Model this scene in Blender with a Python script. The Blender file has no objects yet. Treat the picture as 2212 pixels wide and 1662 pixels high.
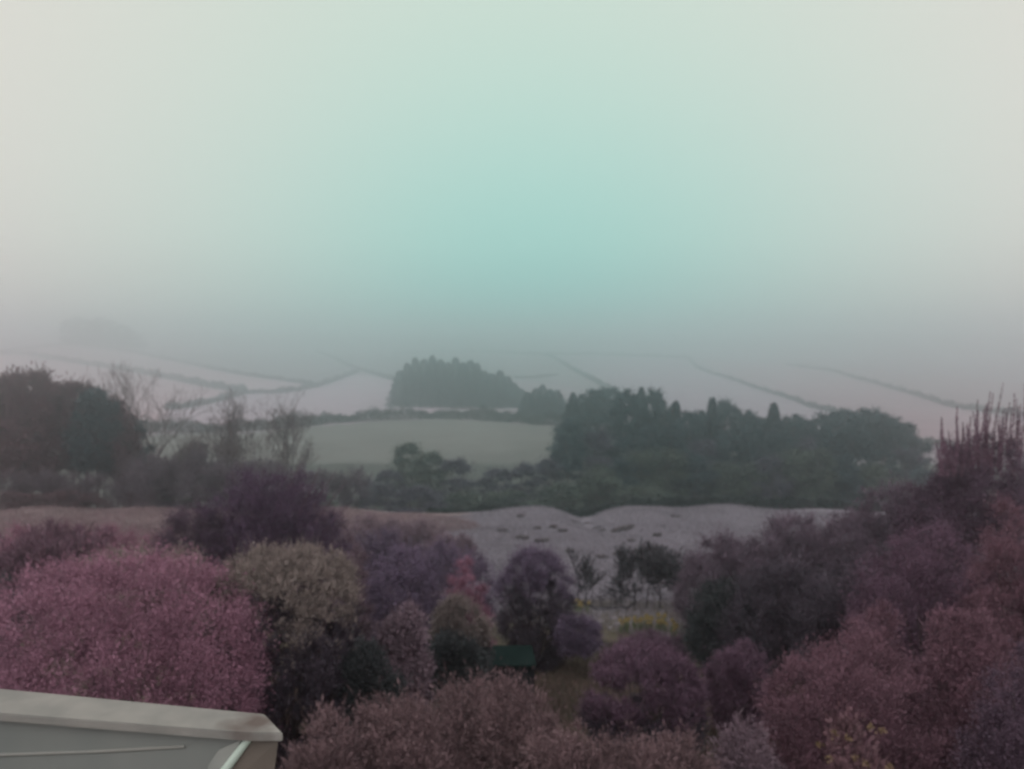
import bpy, math
import numpy as np
R = math.radians
C = bpy.context.scene
COL = C.collection

# ------------------------------------------------------------------ camera
CAM = np.array([0.0, 0.0, 6.0])
PITCH = math.atan(81 / 1805.0)                  # looking slightly down
cam_d = bpy.data.cameras.new('camera'); cam = bpy.data.objects.new('camera', cam_d); COL.objects.link(cam)
cam.location = CAM; cam.rotation_euler = (R(90) - PITCH, 0, 0)
cam_d.sensor_width = 36; cam_d.lens = 36 * 1805 / 2212.0
cam_d.clip_start = 0.05; cam_d.clip_end = 6000
cam_d.dof.use_dof = True; cam_d.dof.focus_distance = 1.6      # focused too near, like the photo through a window
cam_d.dof.aperture_fstop = cam_d.lens / 6.6                   # aperture of about 6.6 mm
C.camera = cam

# ------------------------------------------------------------------ sky
SUN_EL, SUN_AZ = R(50), R(200)
w = bpy.data.worlds.new('World'); C.world = w; w.use_nodes = True
nt = w.node_tree; nt.nodes.clear()
def N(t, **k):
    n = nt.nodes.new(t)
    for a, b in k.items(): setattr(n, a, b)
    return n
def M2(op, a, b=None, clamp=False):
    n = nt.nodes.new('ShaderNodeMath'); n.operation = op; n.use_clamp = clamp
    for i, v in enumerate((a, b)):
        if v is None: continue
        if isinstance(v, (int, float)): n.inputs[i].default_value = v
        else: nt.links.new(v, n.inputs[i])
    return n.outputs[0]
def MIXC(f, a, b):
    n = nt.nodes.new('ShaderNodeMix'); n.data_type = 'RGBA'
    for i, v in ((0, f), (6, a), (7, b)):
        if isinstance(v, (int, float)): n.inputs[i].default_value = v
        elif isinstance(v, tuple): n.inputs[i].default_value = v + (1,)
        else: nt.links.new(v, n.inputs[i])
    return n.outputs[2]
tc = N('ShaderNodeTexCoord'); sp = N('ShaderNodeSeparateXYZ'); nt.links.new(tc.outputs['Generated'], sp.inputs[0])
X, Yv, Z = sp.outputs
front = M2('GREATER_THAN', Yv, 0.0)
def blob(x0, sx, z0, sz):
    a = M2('POWER', M2('ABSOLUTE', M2('DIVIDE', M2('SUBTRACT', X, x0), sx)), 2.0)
    b = M2('POWER', M2('ABSOLUTE', M2('DIVIDE', M2('SUBTRACT', Z, z0), sz)), 2.0)
    return M2('MULTIPLY', M2('EXPONENT', M2('MULTIPLY', M2('ADD', a, b), -1.0)), front)
teal = blob(0.03, 0.36, 0.05, 0.24)
pale = blob(0.0, 0.40, 0.34, 0.32)
noi = N('ShaderNodeTexNoise'); noi.inputs['Scale'].default_value = 2.2; noi.inputs['Detail'].default_value = 2
nt.links.new(tc.outputs['Generated'], noi.inputs['Vector'])
skyt = N('ShaderNodeTexSky'); skyt.sky_type = 'NISHITA'; skyt.sun_disc = False
skyt.sun_elevation = SUN_EL; skyt.sun_rotation = SUN_AZ; skyt.air_density = 1.0; skyt.dust_density = 4.0
skys = N('ShaderNodeVectorMath', operation='SCALE'); nt.links.new(skyt.outputs[0], skys.inputs[0]); skys.inputs['Scale'].default_value = 0.08
c = MIXC(M2('MULTIPLY', noi.outputs['Fac'], 0.12), (0.76, 0.70, 0.64), (0.67, 0.645, 0.60))
c = MIXC(M2('MULTIPLY', pale, 0.72, True), c, (0.60, 0.74, 0.635))
c = MIXC(M2('MULTIPLY', teal, 1.0, True), c, (0.34, 0.68, 0.61))
low = M2('MULTIPLY', M2('SUBTRACT', 0.12, Z), 3.2, True)       # the cloud base dims and warms towards the ground
c = MIXC(low, c, MIXC(teal, (0.64, 0.50, 0.46), (0.10, 0.45, 0.47)))
# unseen sky coloured as added fill light: mauve behind, cyan overhead, pink at sides
rear = M2('MULTIPLY', M2('SUBTRACT', 0.35, Yv), 2.2, True)
high = M2('MULTIPLY', M2('SUBTRACT', Z, 0.62), 3.0, True)
side = M2('MULTIPLY', M2('SUBTRACT', M2('ABSOLUTE', X), 0.57), 5.0, True)
c = MIXC(side, c, (1.35, 0.62, 0.64))
c = MIXC(high, c, (0.78, 0.93, 0.94))
c = MIXC(rear, c, (1.14, 0.90, 1.02))
c = MIXC(0.06, c, skys.outputs[0])
bg = N('ShaderNodeBackground'); nt.links.new(c, bg.inputs['Color']); bg.inputs['Strength'].default_value = 1.07
wo = N('ShaderNodeOutputWorld'); nt.links.new(bg.outputs[0], wo.inputs['Surface'])

sun_d = bpy.data.lights.new('sun', 'SUN'); sun = bpy.data.objects.new('sun', sun_d); COL.objects.link(sun)
sun_d.energy = 0.5; sun_d.angle = R(40); sun_d.color = (1.0, 0.96, 0.90)
sun.rotation_euler = (R(90) - SUN_EL, 0, R(180) - SUN_AZ)

C.view_settings.view_transform = 'Standard'; C.view_settings.look = 'None'
C.view_settings.exposure = 0.0; C.view_settings.gamma = 1.0
cy = C.cycles
cy.use_denoising = True
cy.max_bounces = 5; cy.diffuse_bounces = 2; cy.glossy_bounces = 2; cy.transmission_bounces = 2
cy.volume_bounces = 3
cy.pixel_filter_type = 'BLACKMAN_HARRIS'; cy.filter_width = 2.2

# ------------------------------------------------------------------ helpers
def rng(s): return np.random.default_rng(s)
def unit(v): return v / np.maximum(np.linalg.norm(v, axis=-1, keepdims=True), 1e-9)
cp, spn = math.cos(PITCH), math.sin(PITCH)
def ray(px, py):
    a = (px - 1106) / 1805.0; b = (831 - py) / 1805.0
    d = np.array([a, cp + b * spn, -spn + b * cp])
    return d / d[1]                              # per metre of Y
def P(px, py, Y): return CAM + ray(px, py) * Y
def project(x, y, z):
    z = z - CAM[2]
    depth = y * cp - z * spn; up = y * spn + z * cp
    depth = np.maximum(depth, 0.01)
    return 1106 + 1805 * x / depth, 831 - 1805 * up / depth

PY = np.array([-60, 0, 8, 14, 20, 30, 45, 60, 66, 75, 90, 110, 130, 150, 200, 300, 410, 540, 680, 880, 1050, 1250, 1500, 1800])
PZ = np.array([-4.5, -5.4, -5.7, -6.3, -7.4, -9.1, -10.5, -11.75, -13.2, -16.5, -21, -22, -20.3, -18.6, -18.3, -21.6, -20.5, -16.4, -11.3, -3.4, 8, 19, 25, 25])
def h(x, y):
    x = np.asarray(x, float); y = np.asarray(y, float)
    z = np.interp(y, PY, PZ)
    g = np.exp(-((y - 58) / 9.0) ** 2)
    mid = np.exp(-((y - 45) / 14.0) ** 4)
    z = z + mid * (.06 * np.sin(x * .9 + .35 * y) + .035 * np.sin(x * 2.3 - y * .8) + .03 * np.sin(x * 1.4 + y * .9 + 2))
    z = z + g * (-0.75 * np.exp(-((x - 5.3) / 1.5) ** 2) - 0.35 * np.exp(-((x + 5.0) / 2.5) ** 2) + 0.12 * np.sin(x * 0.9) + 0.25 * np.exp(-((x - 12) / 5.0) ** 2))
    far = np.clip((y - 320) / 300, 0, 1)
    left = np.clip((-x / np.maximum(y, 1) - 0.25) / 0.3, 0, 1)
    z = z + far * (left * 8.0 + 1.2 * np.sin(x * 0.012 + 1) + 0.8 * np.sin(y * 0.02 + x * 0.006))
    nearf = np.clip(1 - y / 40, 0, 1)
    z = z + 0.12 * np.sin(x * 0.8 + y * 0.3) * nearf + 0.08 * np.sin(x * 0.37 - y * 0.5)
    z = z + np.clip((x - 5) / 12, 0, 1) * 1.6 * np.exp(-((y - 18) / 14.0) ** 2)
    return z + 6.0
def hit(px, py, y0=100.0, y1=1400.0):
    r = ray(px, py); y = y0
    while y < y1:
        if h(r[0] * y, y) >= 6.0 + r[2] * y: break
        y *= 1.004
    return np.array([r[0] * y, y, float(h(r[0] * y, y))])

def mesh_obj(name, V, F, mat, parent=None, loc=None, smooth=False):
    me = bpy.data.meshes.new(name)
    V = np.asarray(V, np.float32); F = np.asarray(F, np.int32)
    n, k = F.shape
    me.vertices.add(len(V)); me.vertices.foreach_set('co', V.ravel())
    me.loops.add(n * k); me.loops.foreach_set('vertex_index', F.ravel())
    me.polygons.add(n); me.polygons.foreach_set('loop_start', np.arange(0, n * k, k, dtype=np.int32))
    me.polygons.foreach_set('loop_total', np.full(n, k, np.int32))
    me.update(calc_edges=True)
    if smooth: me.polygons.foreach_set('use_smooth', np.ones(n, bool))
    me.materials.append(mat)
    o = bpy.data.objects.new(name, me); COL.objects.link(o)
    if parent: o.parent = parent
    if loc is not None: o.location = loc
    return o
def leaves(c, a, L, W, rg):
    """diamond leaves: c base points, a axes"""
    n = len(c); a = unit(a)
    s = unit(np.cross(a, rg.normal(size=(n, 3))))
    L = np.broadcast_to(L, (n,))[:, None]; W = np.broadcast_to(W, (n,))[:, None]
    V = np.empty((n, 4, 3))
    V[:, 0] = c; V[:, 1] = c + a * L * .5 + s * W * .5; V[:, 2] = c + a * L; V[:, 3] = c + a * L * .5 - s * W * .5
    return V.reshape(-1, 3), np.arange(4 * n).reshape(n, 4)
def tubes(segs, k=5):
    """tapered tubes: segs rows p0(3) p1(3) r0 r1"""
    S = np.array(segs, float); n = len(S)
    p0, p1, r0, r1 = S[:, :3], S[:, 3:6], S[:, 6], S[:, 7]
    d = unit(p1 - p0); ref = np.where(np.abs(d[:, 2:3]) > .9, [[1, 0, 0]], [[0, 0, 1]])
    u = unit(np.cross(d, ref)); v = np.cross(d, u)
    t = np.arange(k) * 2 * math.pi / k
    ring = np.cos(t)[None, :, None] * u[:, None] + np.sin(t)[None, :, None] * v[:, None]
    V = np.concatenate([p0[:, None] + ring * r0[:, None, None], p1[:, None] + ring * r1[:, None, None]], 1)
    i = np.arange(k); j = (i + 1) % k
    F = np.stack([i, j, j + k, i + k], 1)[None] + (np.arange(n) * 2 * k)[:, None, None]
    return V.reshape(-1, 3), F.reshape(-1, 4)
def tag(o, label, cat, group=None, kind=None):
    if label: o['label'] = label
    if cat: o['category'] = cat
    if group: o['group'] = group
    if kind: o['kind'] = kind
    return o
def empty(name, loc, rz=0):
    o = bpy.data.objects.new(name, None); COL.objects.link(o); o.location = loc; o.rotation_euler.z = rz
    o.empty_display_size = 0.2
    return o
def copy_tree(o, parent=None):
    k = o.copy(); COL.objects.link(k)
    if parent: k.parent = parent
    for ch in list(o.children): copy_tree(ch, k)
    return k

def leaf_mat(name, a, b, c2=None, scale=2.5, rough=.75, detail=3.0, trans=0.0):
    """foliage: leaf-to-leaf and clump-to-clump variation between the colours a, b (and c2)"""
    m = bpy.data.materials.new(name); m.use_nodes = True
    t = m.node_tree; bs = t.nodes['Principled BSDF']; L = t.links.new
    bs.inputs['Roughness'].default_value = rough; bs.inputs['Specular IOR Level'].default_value = 0.2
    tcn = t.nodes.new('ShaderNodeTexCoord'); no = t.nodes.new('ShaderNodeTexNoise')
    no.inputs['Scale'].default_value = scale; no.inputs['Detail'].default_value = detail
    no.inputs['Roughness'].default_value = .6
    L(tcn.outputs['Object'], no.inputs['Vector'])
    geo = t.nodes.new('ShaderNodeNewGeometry')
    ad = t.nodes.new('ShaderNodeMath'); ad.operation = 'MULTIPLY_ADD'
    L(geo.outputs['Random Per Island'], ad.inputs[0]); ad.inputs[1].default_value = .20
    sb = t.nodes.new('ShaderNodeMath'); sb.operation = 'SUBTRACT'; L(no.outputs['Fac'], sb.inputs[0]); sb.inputs[1].default_value = .08
    L(sb.outputs[0], ad.inputs[2])
    r = t.nodes.new('ShaderNodeValToRGB'); L(ad.outputs[0], r.inputs[0])
    e = r.color_ramp.elements
    e[0].position = .34; e[0].color = (*a, 1); e[1].position = .66; e[1].color = (*b, 1)
    if c2: q = e.new(.92); q.color = (*c2, 1)
    L(r.outputs[0], bs.inputs['Base Color'])
    return m
def plain_mat(name, a, b, scale=6, rough=.7, bump=0.0, spec=.3, detail=6):
    m = bpy.data.materials.new(name); m.use_nodes = True
    t = m.node_tree; bs = t.nodes['Principled BSDF']; L = t.links.new
    bs.inputs['Roughness'].default_value = rough; bs.inputs['Specular IOR Level'].default_value = spec
    tcn = t.nodes.new('ShaderNodeTexCoord'); no = t.nodes.new('ShaderNodeTexNoise')
    no.inputs['Scale'].default_value = scale; no.inputs['Detail'].default_value = detail
    L(tcn.outputs['Object'], no.inputs['Vector'])
    r = t.nodes.new('ShaderNodeValToRGB'); L(no.outputs['Fac'], r.inputs[0]); e = r.color_ramp.elements
    e[0].position = .35; e[0].color = (*a, 1); e[1].position = .65; e[1].color = (*b, 1)
    L(r.outputs[0], bs.inputs['Base Color'])
    if bump:
        bu = t.nodes.new('ShaderNodeBump'); bu.inputs['Strength'].default_value = bump; bu.inputs['Distance'].default_value = .02
        L(no.outputs['Fac'], bu.inputs['Height']); L(bu.outputs[0], bs.inputs['Normal'])
    return m
BARK = plain_mat('bark', (.055, .045, .042), (.10, .085, .08), 8, .9, .3)
BARK_P = plain_mat('purple_bark', (.10, .065, .085), (.17, .12, .14), 8, .9, .3)

# ------------------------------------------------------------------ ground
def in_poly(px, py, poly):
    ins = np.zeros(px.shape, bool); j = len(poly) - 1
    for i in range(len(poly)):
        xi, yi = poly[i]; xj, yj = poly[j]
        cond = ((yi > py) != (yj > py)) & (px < (xj - xi) * (py - yi) / ((yj - yi) or 1e-9) + xi)
        ins ^= cond; j = i
    return ins
FROST = (.172, .176, .192)
FIELDS = [  # field outlines as they lie on the hillside, and the grass colour of each
    ([(-900, 945), (340, 940), (560, 934), (700, 920), (850, 909), (950, 906), (1080, 911), (1215, 923), (1700, 950), (1700, 1010), (-900, 1010)], (.185, .215, .185)),
    ([(-900, 1000), (3000, 1000), (3000, 1200), (-900, 1200)], (.095, .12, .10)),
    ([(-900, 760), (0, 765), (280, 803), (530, 850), (470, 870), (370, 885), (340, 936), (-900, 945)], (.41, .33, .34)),
    ([(370, 885), (470, 870), (530, 850), (690, 836), (770, 808), (850, 822), (850, 870), (1215, 915), (1080, 909), (950, 904), (850, 907), (560, 932), (340, 936)], (.385, .35, .375)),
    ([(0, 763), (150, 745), (300, 765), (520, 810), (690, 834), (600, 851), (530, 850), (280, 803)], (.40, .335, .345)),
    ([(300, 765), (680, 760), (770, 806), (690, 834), (520, 810)], (.24, .255, .245)),
    ([(680, 760), (860, 770), (860, 822), (770, 800)], (.22, .24, .23)),
    ([(860, 772), (1180, 768), (1330, 850), (1120, 822)], (.26, .28, .27)),
    ([(1190, 768), (1490, 778), (1530, 805), (1650, 845), (1790, 890), (2100, 975), (1400, 975), (1330, 850)], (.35, .33, .35)),
    ([(1500, 778), (1700, 790), (1900, 835), (2080, 885), (2400, 960), (2400, 1000), (1960, 960), (1790, 890), (1650, 845)], (.37, .31, .32)),
    ([(1700, 780), (3000, 900), (3000, 1000), (2080, 885), (1900, 835)], (.33, .29, .29)),
]
def build_ground():
    ys = np.concatenate([np.linspace(-60, 20, 50), 20 + np.geomspace(1.2, 1680, 290)])
    us = np.linspace(-1.7, 1.7, 330)
    yy, uu = np.meshgrid(ys, us, indexing='ij')
    xx = uu * (np.maximum(yy, 0) + 45)
    zz = h(xx, yy)
    V = np.stack([xx, yy, zz], -1).reshape(-1, 3)
    ny, nx = yy.shape
    i = np.arange(ny - 1)[:, None] * nx + np.arange(nx - 1)[None]
    F = np.stack([i, i + 1, i + nx + 1, i + nx], -1).reshape(-1, 4)
    px, py = project(V[:, 0], V[:, 1], V[:, 2])
    col = np.tile(np.array(FROST), (len(V), 1))
    x, y = V[:, 0], V[:, 1]
    col[y > 140] = (.27, .26, .265)
    for fi, (poly, cc) in enumerate(FIELDS):
        m = (y > 95) & in_poly(px, py, poly); col[m] = np.array(cc) * (.98 if fi in (2, 3, 4) else .82)
    g = y < 27 + 3 * np.sin(x * .5) ; col[g] = (.085, .082, .055)
    m = (y > 24) & (y < 58.5) & (x < -.05 * y - 1.0); col[m] = (.19, .145, .145)
    m = (y > 52) & (y < 62) & (x < -.06 * y); col[m] = (.20, .175, .165)
    # a mown patch of winter grass between the shrubs
    m = (((x - 1.3) / 2.4) ** 2 + ((y - 17.5) / 3.2) ** 2) < 1; col[m] = (.105, .11, .075)
    mat = bpy.data.materials.new('grass_ground'); mat.use_nodes = True
    t = mat.node_tree; bs = t.nodes['Principled BSDF']; L = t.links.new
    bs.inputs['Roughness'].default_value = .95; bs.inputs['Specular IOR Level'].default_value = .1
    at = t.nodes.new('ShaderNodeAttribute'); at.attribute_name = 'field'
    tcn = t.nodes.new('ShaderNodeTexCoord')
    n1 = t.nodes.new('ShaderNodeTexNoise'); n1.inputs['Scale'].default_value = .12; n1.inputs['Detail'].default_value = 6
    n2 = t.nodes.new('ShaderNodeTexNoise'); n2.inputs['Scale'].default_value = 1.6; n2.inputs['Detail'].default_value = 8
    L(tcn.outputs['Object'], n1.inputs['Vector']); L(tcn.outputs['Object'], n2.inputs['Vector'])
    su = t.nodes.new('ShaderNodeMath'); su.operation = 'ADD'; L(n1.outputs[0], su.inputs[0]); L(n2.outputs[0], su.inputs[1])
    mr = t.nodes.new('ShaderNodeMapRange'); mr.inputs[1].default_value = .7; mr.inputs[2].default_value = 1.3
    mr.inputs[3].default_value = .78; mr.inputs[4].default_value = 1.16; L(su.outputs[0], mr.inputs[0])
    vm = t.nodes.new('ShaderNodeVectorMath'); vm.operation = 'SCALE'; L(at.outputs['Color'], vm.inputs[0]); L(mr.outputs[0], vm.inputs['Scale'])
    L(vm.outputs[0], bs.inputs['Base Color'])
    bu = t.nodes.new('ShaderNodeBump'); bu.inputs['Strength'].default_value = .5; bu.inputs['Distance'].default_value = .2
    L(n2.outputs[0], bu.inputs['Height']); L(bu.outputs[0], bs.inputs['Normal'])
    o = mesh_obj('ground', V, F, mat, smooth=True)
    ca = o.data.color_attributes.new('field', 'FLOAT_COLOR', 'POINT')
    ca.data.foreach_set('color', np.concatenate([col, np.ones((len(col), 1))], 1).astype(np.float32).ravel())
    tag(o, 'frosted fields and garden ground falling away and rising to the far hillside', 'ground', kind='structure')
build_ground()

# ------------------------------------------------------------------ hedgerows on the hillside
HEDGE = leaf_mat('hedge_leaf', (.035, .05, .045), (.075, .09, .075), scale=.5)
def line_hedge(pts, H, W, label, y0=100, leaf=.4, seed=0, mat=None, dens=60, name='hedge'):
    rg = rng(seed); mat = mat or HEDGE
    if y0 == 100: H *= {5: 1.35, 1: 1.0, 2: 1.0, 3: .9}.get(seed, .72); W *= 1.1; dens *= 1.6
    g = np.array([hit(a, b, y0) for a, b in pts])
    seg = np.linalg.norm(np.diff(g[:, :2], axis=0), axis=1); s = np.concatenate([[0], np.cumsum(seg)])
    n = int(min(60000, s[-1] * H * dens / (leaf / .4) ** 2))
    q = rg.uniform(0, s[-1], n)
    # smooth the line a little
    fine = np.linspace(0, s[-1], 200); fx = np.interp(fine, s, g[:, 0]); fy = np.interp(fine, s, g[:, 1])
    kk = np.ones(9) / 9; fx[4:-4] = np.convolve(fx, kk, 'valid'); fy[4:-4] = np.convolve(fy, kk, 'valid')
    x = np.interp(q, fine, fx); y = np.interp(q, fine, fy)
    lump = 1 + .22 * np.sin(q * .21 + seed) + .16 * np.sin(q * .53 + 2 * seed) + .12 * np.sin(q * 1.3)
    gap = np.clip(lump, .45, 1.5)
    ang = rg.uniform(0, math.pi, n); rr = np.sqrt(rg.uniform(.25, 1, n))
    ox = rg.normal(size=n) * 0 + np.cos(ang) * rr * W / 2
    x = x + ox * .7; y = y + ox
    z = h(x, y) + np.sin(ang) * rr * H * gap * rg.uniform(.75, 1.1, n)
    c = np.stack([x, y, z], 1); base = g[len(g) // 2]
    a = rg.normal(size=(n, 3)) + [0, 0, .8]
    V, F = leaves(c - base, a, rg.uniform(.6, 1.3, n) * leaf, leaf * .5, rg)
    o = mesh_obj(name, V, F, mat, loc=base)
    return tag(o, label, 'hedge')
DARKH = leaf_mat('dark_hedge_leaf', (.012, .024, .020), (.030, .046, .038), scale=.5)
line_hedge([(-60, 764), (60, 768), (130, 780), (280, 803), (400, 826), (530, 849)], 3.0, 2.5, 'long faint hedge running down left from the picture edge to the forked hedge junction', leaf=.6, seed=1)
line_hedge([(360, 886), (420, 880), (470, 869), (530, 851), (600, 852), (690, 836), (735, 820), (772, 806)], 2.2, 2.0, 'curving hedge between the bare forked tree and the hillside plantation', leaf=.5, seed=2)
line_hedge([(0, 762), (150, 745), (230, 752), (300, 765), (410, 788), (520, 810), (690, 834)], 2.2, 2.0, 'palest upper hedge below the misty wood on the left hillside', leaf=.6, seed=3)
line_hedge([(680, 760), (725, 778), (770, 798), (850, 822)], 2.8, 2.2, 'short misty hedge slanting down to the left end of the plantation', leaf=.6, seed=4)
line_hedge([(200, 938), (330, 936), (450, 936), (560, 932), (640, 925), (700, 918), (780, 912), (850, 908), (950, 905), (1030, 907), (1080, 911), (1150, 917), (1225, 923)], 2.0, 2.0, 'darkest curved hedge arching across the slope in front of the plantation', leaf=.4, seed=5, mat=DARKH)
line_hedge([(1180, 768), (1230, 795), (1280, 822), (1335, 852)], 3.0, 2.4, 'misty hedge slanting down behind the tallest belt trees near centre', leaf=.6, seed=6)
line_hedge([(1490, 780), (1505, 795), (1530, 806), (1590, 824), (1650, 845), (1720, 867), (1790, 889), (1900, 922)], 2.2, 2.0, 'thin dark hedge running down right behind the pointed shelterbelt trees', leaf=.5, seed=7)
line_hedge([(1110, 818), (1150, 817), (1205, 812)], 1.6, 2.0, 'very short faint hedge between plantation and tree belt', leaf=.5, seed=8)
line_hedge([(850, 766), (1000, 762), (1180, 768), (1300, 768), (1490, 776)], 3.4, 2.5, 'faint level hedge high across the middle of the misty hillside', leaf=.8, seed=9)
line_hedge([(1700, 790), (1800, 803), (1900, 832), (1990, 858), (2080, 884), (2240, 905)], 2.4, 2.2, 'faint hedge on the far right slope passing the hazy round tree', leaf=.6, seed=10)
line_hedge([(1960, 955), (2020, 965), (2080, 975), (2200, 985)], 1.8, 2.0, 'short hedge to the right of the tree belt behind the tall shoots', leaf=.4, seed=11)
DGREEN = leaf_mat('dark_green_leaf', (.010, .022, .018), (.022, .040, .033), scale=.8)

# ------------------------------------------------------------------ trees
def branch(segs, rg, p, d, L, r, depth, spread=.55, up=.25, kids=3, taper=.62, tips=None):
    steps = 3
    for i in range(steps):
        d = unit(d + rg.normal(size=3) * .13 + np.array([0, 0, up * .15]))
        q = p + d * L / steps
        r2 = r * (1 - (1 - taper) / steps * 1.0)
        segs.append((*p, *q, r, r2)); p, r = q, r2
        if depth > 0 and i >= (1 if depth > 2 else 0):
            for _ in range(kids if i == steps - 1 else max(1, kids - 2)):
                nd = unit(d + rg.normal(size=3) * spread + np.array([0, 0, up]))
                branch(segs, rg, p, nd, L * rg.uniform(.55, .85), r * .68, depth - 1, spread, up, kids, taper, tips)
    if depth == 0 and tips is not None: tips.append(p)
def bare_tree(loc, H, seed, label, cat='tree', group=None, mat=BARK, depth=4, lean=(0, 0, 1), spread=.5, name='bare_tree', r=None, twig=.035, ntw=14, kids=3, twl=None):
    rg = rng(seed); segs = []; tips = []
    r = r or H * .018
    branch(segs, rg, np.zeros(3), unit(np.array(lean, float)), H * .36, r, depth, spread, .22, kids, .62, tips)
    S = np.array(segs); sc = H / max(S[:, 5].max(), .1); S[:, :6] *= sc; S[:, 6:] = np.maximum(S[:, 6:], twig * .5)
    V, F = tubes(S, 5)
    root = empty(name, loc); tag(root, label, cat, group)
    mesh_obj('trunk', V, F, mat, root)
    T = np.array(tips) * sc; c = np.repeat(T, ntw, 0); n = len(c)
    c = c + rg.normal(size=(n, 3)) * H * .012
    a = rg.normal(size=(n, 3)) * .7 + unit(c - [0, 0, H * .4]) * .8 + [0, 0, .3]
    twl = twl or H * .07
    V, F = leaves(c, a, rg.uniform(.5, 1.3, n) * twl, twig, rg)
    mesh_obj('crown', V, F, mat, root)
    return root

PINE = leaf_mat('pine_needle', (.014, .038, .040), (.036, .078, .078), scale=.6)
PINEW = leaf_mat('pine_needle_warm', (.052, .029, .034), (.10, .062, .068), scale=.6)
CONI = leaf_mat('spruce_needle', (.012, .034, .038), (.030, .068, .072), scale=.6)
BUSH = leaf_mat('valley_bush_leaf', (.028, .052, .042), (.080, .118, .082), scale=.5)
BUSHP = leaf_mat('valley_purple_twig', (.040, .046, .060), (.085, .094, .114), scale=.5)
def crown_pts(kind, H, W, rg, n):
    if kind in ('spruce', 'fir'):
        t = rg.uniform(0, 1, n) ** .7                   # 0 top .. 1 bottom
        tier = (np.sin(t * 34) * .12 + 1)
        ang = rg.uniform(0, 2 * math.pi, n)
        lob = 1 + .18 * np.sin(ang * 5 + t * 9)
        rr = (t ** (.62 if kind == 'spruce' else 1.0)) * W / 2 * .95 * tier * lob * np.sqrt(rg.uniform(.12, 1, n))
        c = np.stack([rr * np.cos(ang), rr * np.sin(ang), H * (1 - .9 * t) - rr * .25], 1)
        a = np.stack([np.cos(ang), np.sin(ang), rg.uniform(-.6, .5, n)], 1) + rg.normal(size=(n, 3)) * .4
        return c, a
    k = 60 if kind == 'pine' else 70
    lo = .45 if kind == 'pine' else .12
    th = rg.uniform(0, 2 * math.pi, k); zz = rg.uniform(lo, .97, k)
    prof = np.sqrt(np.clip(1 - ((zz - (lo + .97) / 2) / ((.99 - lo) / 2)) ** 2, 0.02, 1))
    rad = prof * W / 2 * np.sqrt(rg.uniform(.1, 1, k))
    cc = np.stack([rad * np.cos(th), rad * np.sin(th), zz * H], 1)
    cr = rg.uniform(.07, .17, k) * W * (1.2 if kind == 'round' else 1)
    i = rg.integers(0, k, n)
    o = unit(rg.normal(size=(n, 3))) * np.minimum(np.abs(rg.normal(size=n)) * .65 + .1, 1.9)[:, None]
    c = cc[i] + o * cr[i][:, None] * [1, 1, .65]
    return c, o + [0, 0, .4] + rg.normal(size=(n, 3)) * .5
def make_tree(name, kind, H, W, mat, seed, n=13000, leaf=.30):
    rg = rng(seed); root = empty(name, (0, 0, 0))
    c, a = crown_pts(kind, H, W, rg, n)
    V, F = leaves(c, a, rg.uniform(.5, 1.4, n) * leaf, leaf * .42, rg)
    mesh_obj('crown', V, F, mat, root)
    segs = []; p = np.zeros(3); r = .02 * H
    for i in range(6):
        q = p + [rg.normal() * .12, rg.normal() * .12, H * .155]; segs.append((*p, *q, r, r * .8)); p = q; r *= .8
        if i > 1 and kind not in ('spruce', 'fir'):
            for _ in range(3):
                th = rg.uniform(0, 6.28); e = p + [math.cos(th) * W * .33, math.sin(th) * W * .33, H * .10]; segs.append((*p, *e, r * .5, r * .15))
    V, F = tubes(segs, 6); mesh_obj('trunk', V, F, BARK, root)
    return root
protos = {}
def tree_at(kind, px, top, Y, wpx, label, group, mat, var=0, name=None, cat='tree'):
    """one tree whose top stands at (px, top) at distance Y"""
    p = P(px, top, Y); base = float(h(p[0], Y)); H = p[2] - base; W = wpx * Y / 1805.0
    key = (kind, mat.name, var)
    if key not in protos:
        protos[key] = make_tree(name or kind, kind, 10.0, 5.0, mat, hash((kind, var)) % 1000 if False else len(protos) + 20)
        o = protos[key]
    else:
        o = copy_tree(protos[key]); o.name = name or kind
    o.location = (p[0], Y, base - .1); v = 1 + .12 * math.sin(px * 1.9); o.scale = (W / 5 * v, W / 5 / v, H / 10.0)
    o.rotation_euler.z = (px * 1.7) % 6.28
    tag(o, label, cat, group)
    return o
ORD = ['first', 'second', 'third', 'fourth', 'fifth', 'sixth', 'seventh', 'eighth', 'ninth', 'tenth', 'eleventh', 'twelfth', 'thirteenth', 'fourteenth', 'fifteenth', 'sixteenth', 'seventeenth', 'eighteenth', 'nineteenth', 'twentieth']
# hillside plantation: (px, top)
for i, (px, top) in enumerate([(864, 800), (880, 784), (897, 772), (916, 775), (934, 768), (952, 776), (968, 782), (984, 772), (1000, 782), (1016, 778), (1030, 784), (1046, 800), (1062, 806), (1080, 800), (1097, 812), (1110, 826), (1124, 840),
                               (888, 800), (925, 792), (960, 796), (1008, 800), (1056, 815), (1090, 830)]):
    tree_at('spruce', px, top, 300 + (i % 4) * 5 + (8 if i > 15 else 0) - (px - 860) * .05, 58, 'slim misty conifer packed tightly in the hillside plantation', 'conifers in the hillside plantation', CONI, i % 3, 'conifer_tree')
for i, (px, top) in enumerate([(1140, 846), (1158, 838), (1172, 830), (1188, 840), (1204, 842), (1150, 862), (1178, 856), (1200, 862)]):
    tree_at('spruce', px, top, 225 + (i % 3) * 5, 52, 'low misty conifer in the gap between plantation and tree belt', 'low conifers joining plantation and belt', CONI, i % 3, 'conifer_tree')
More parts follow.
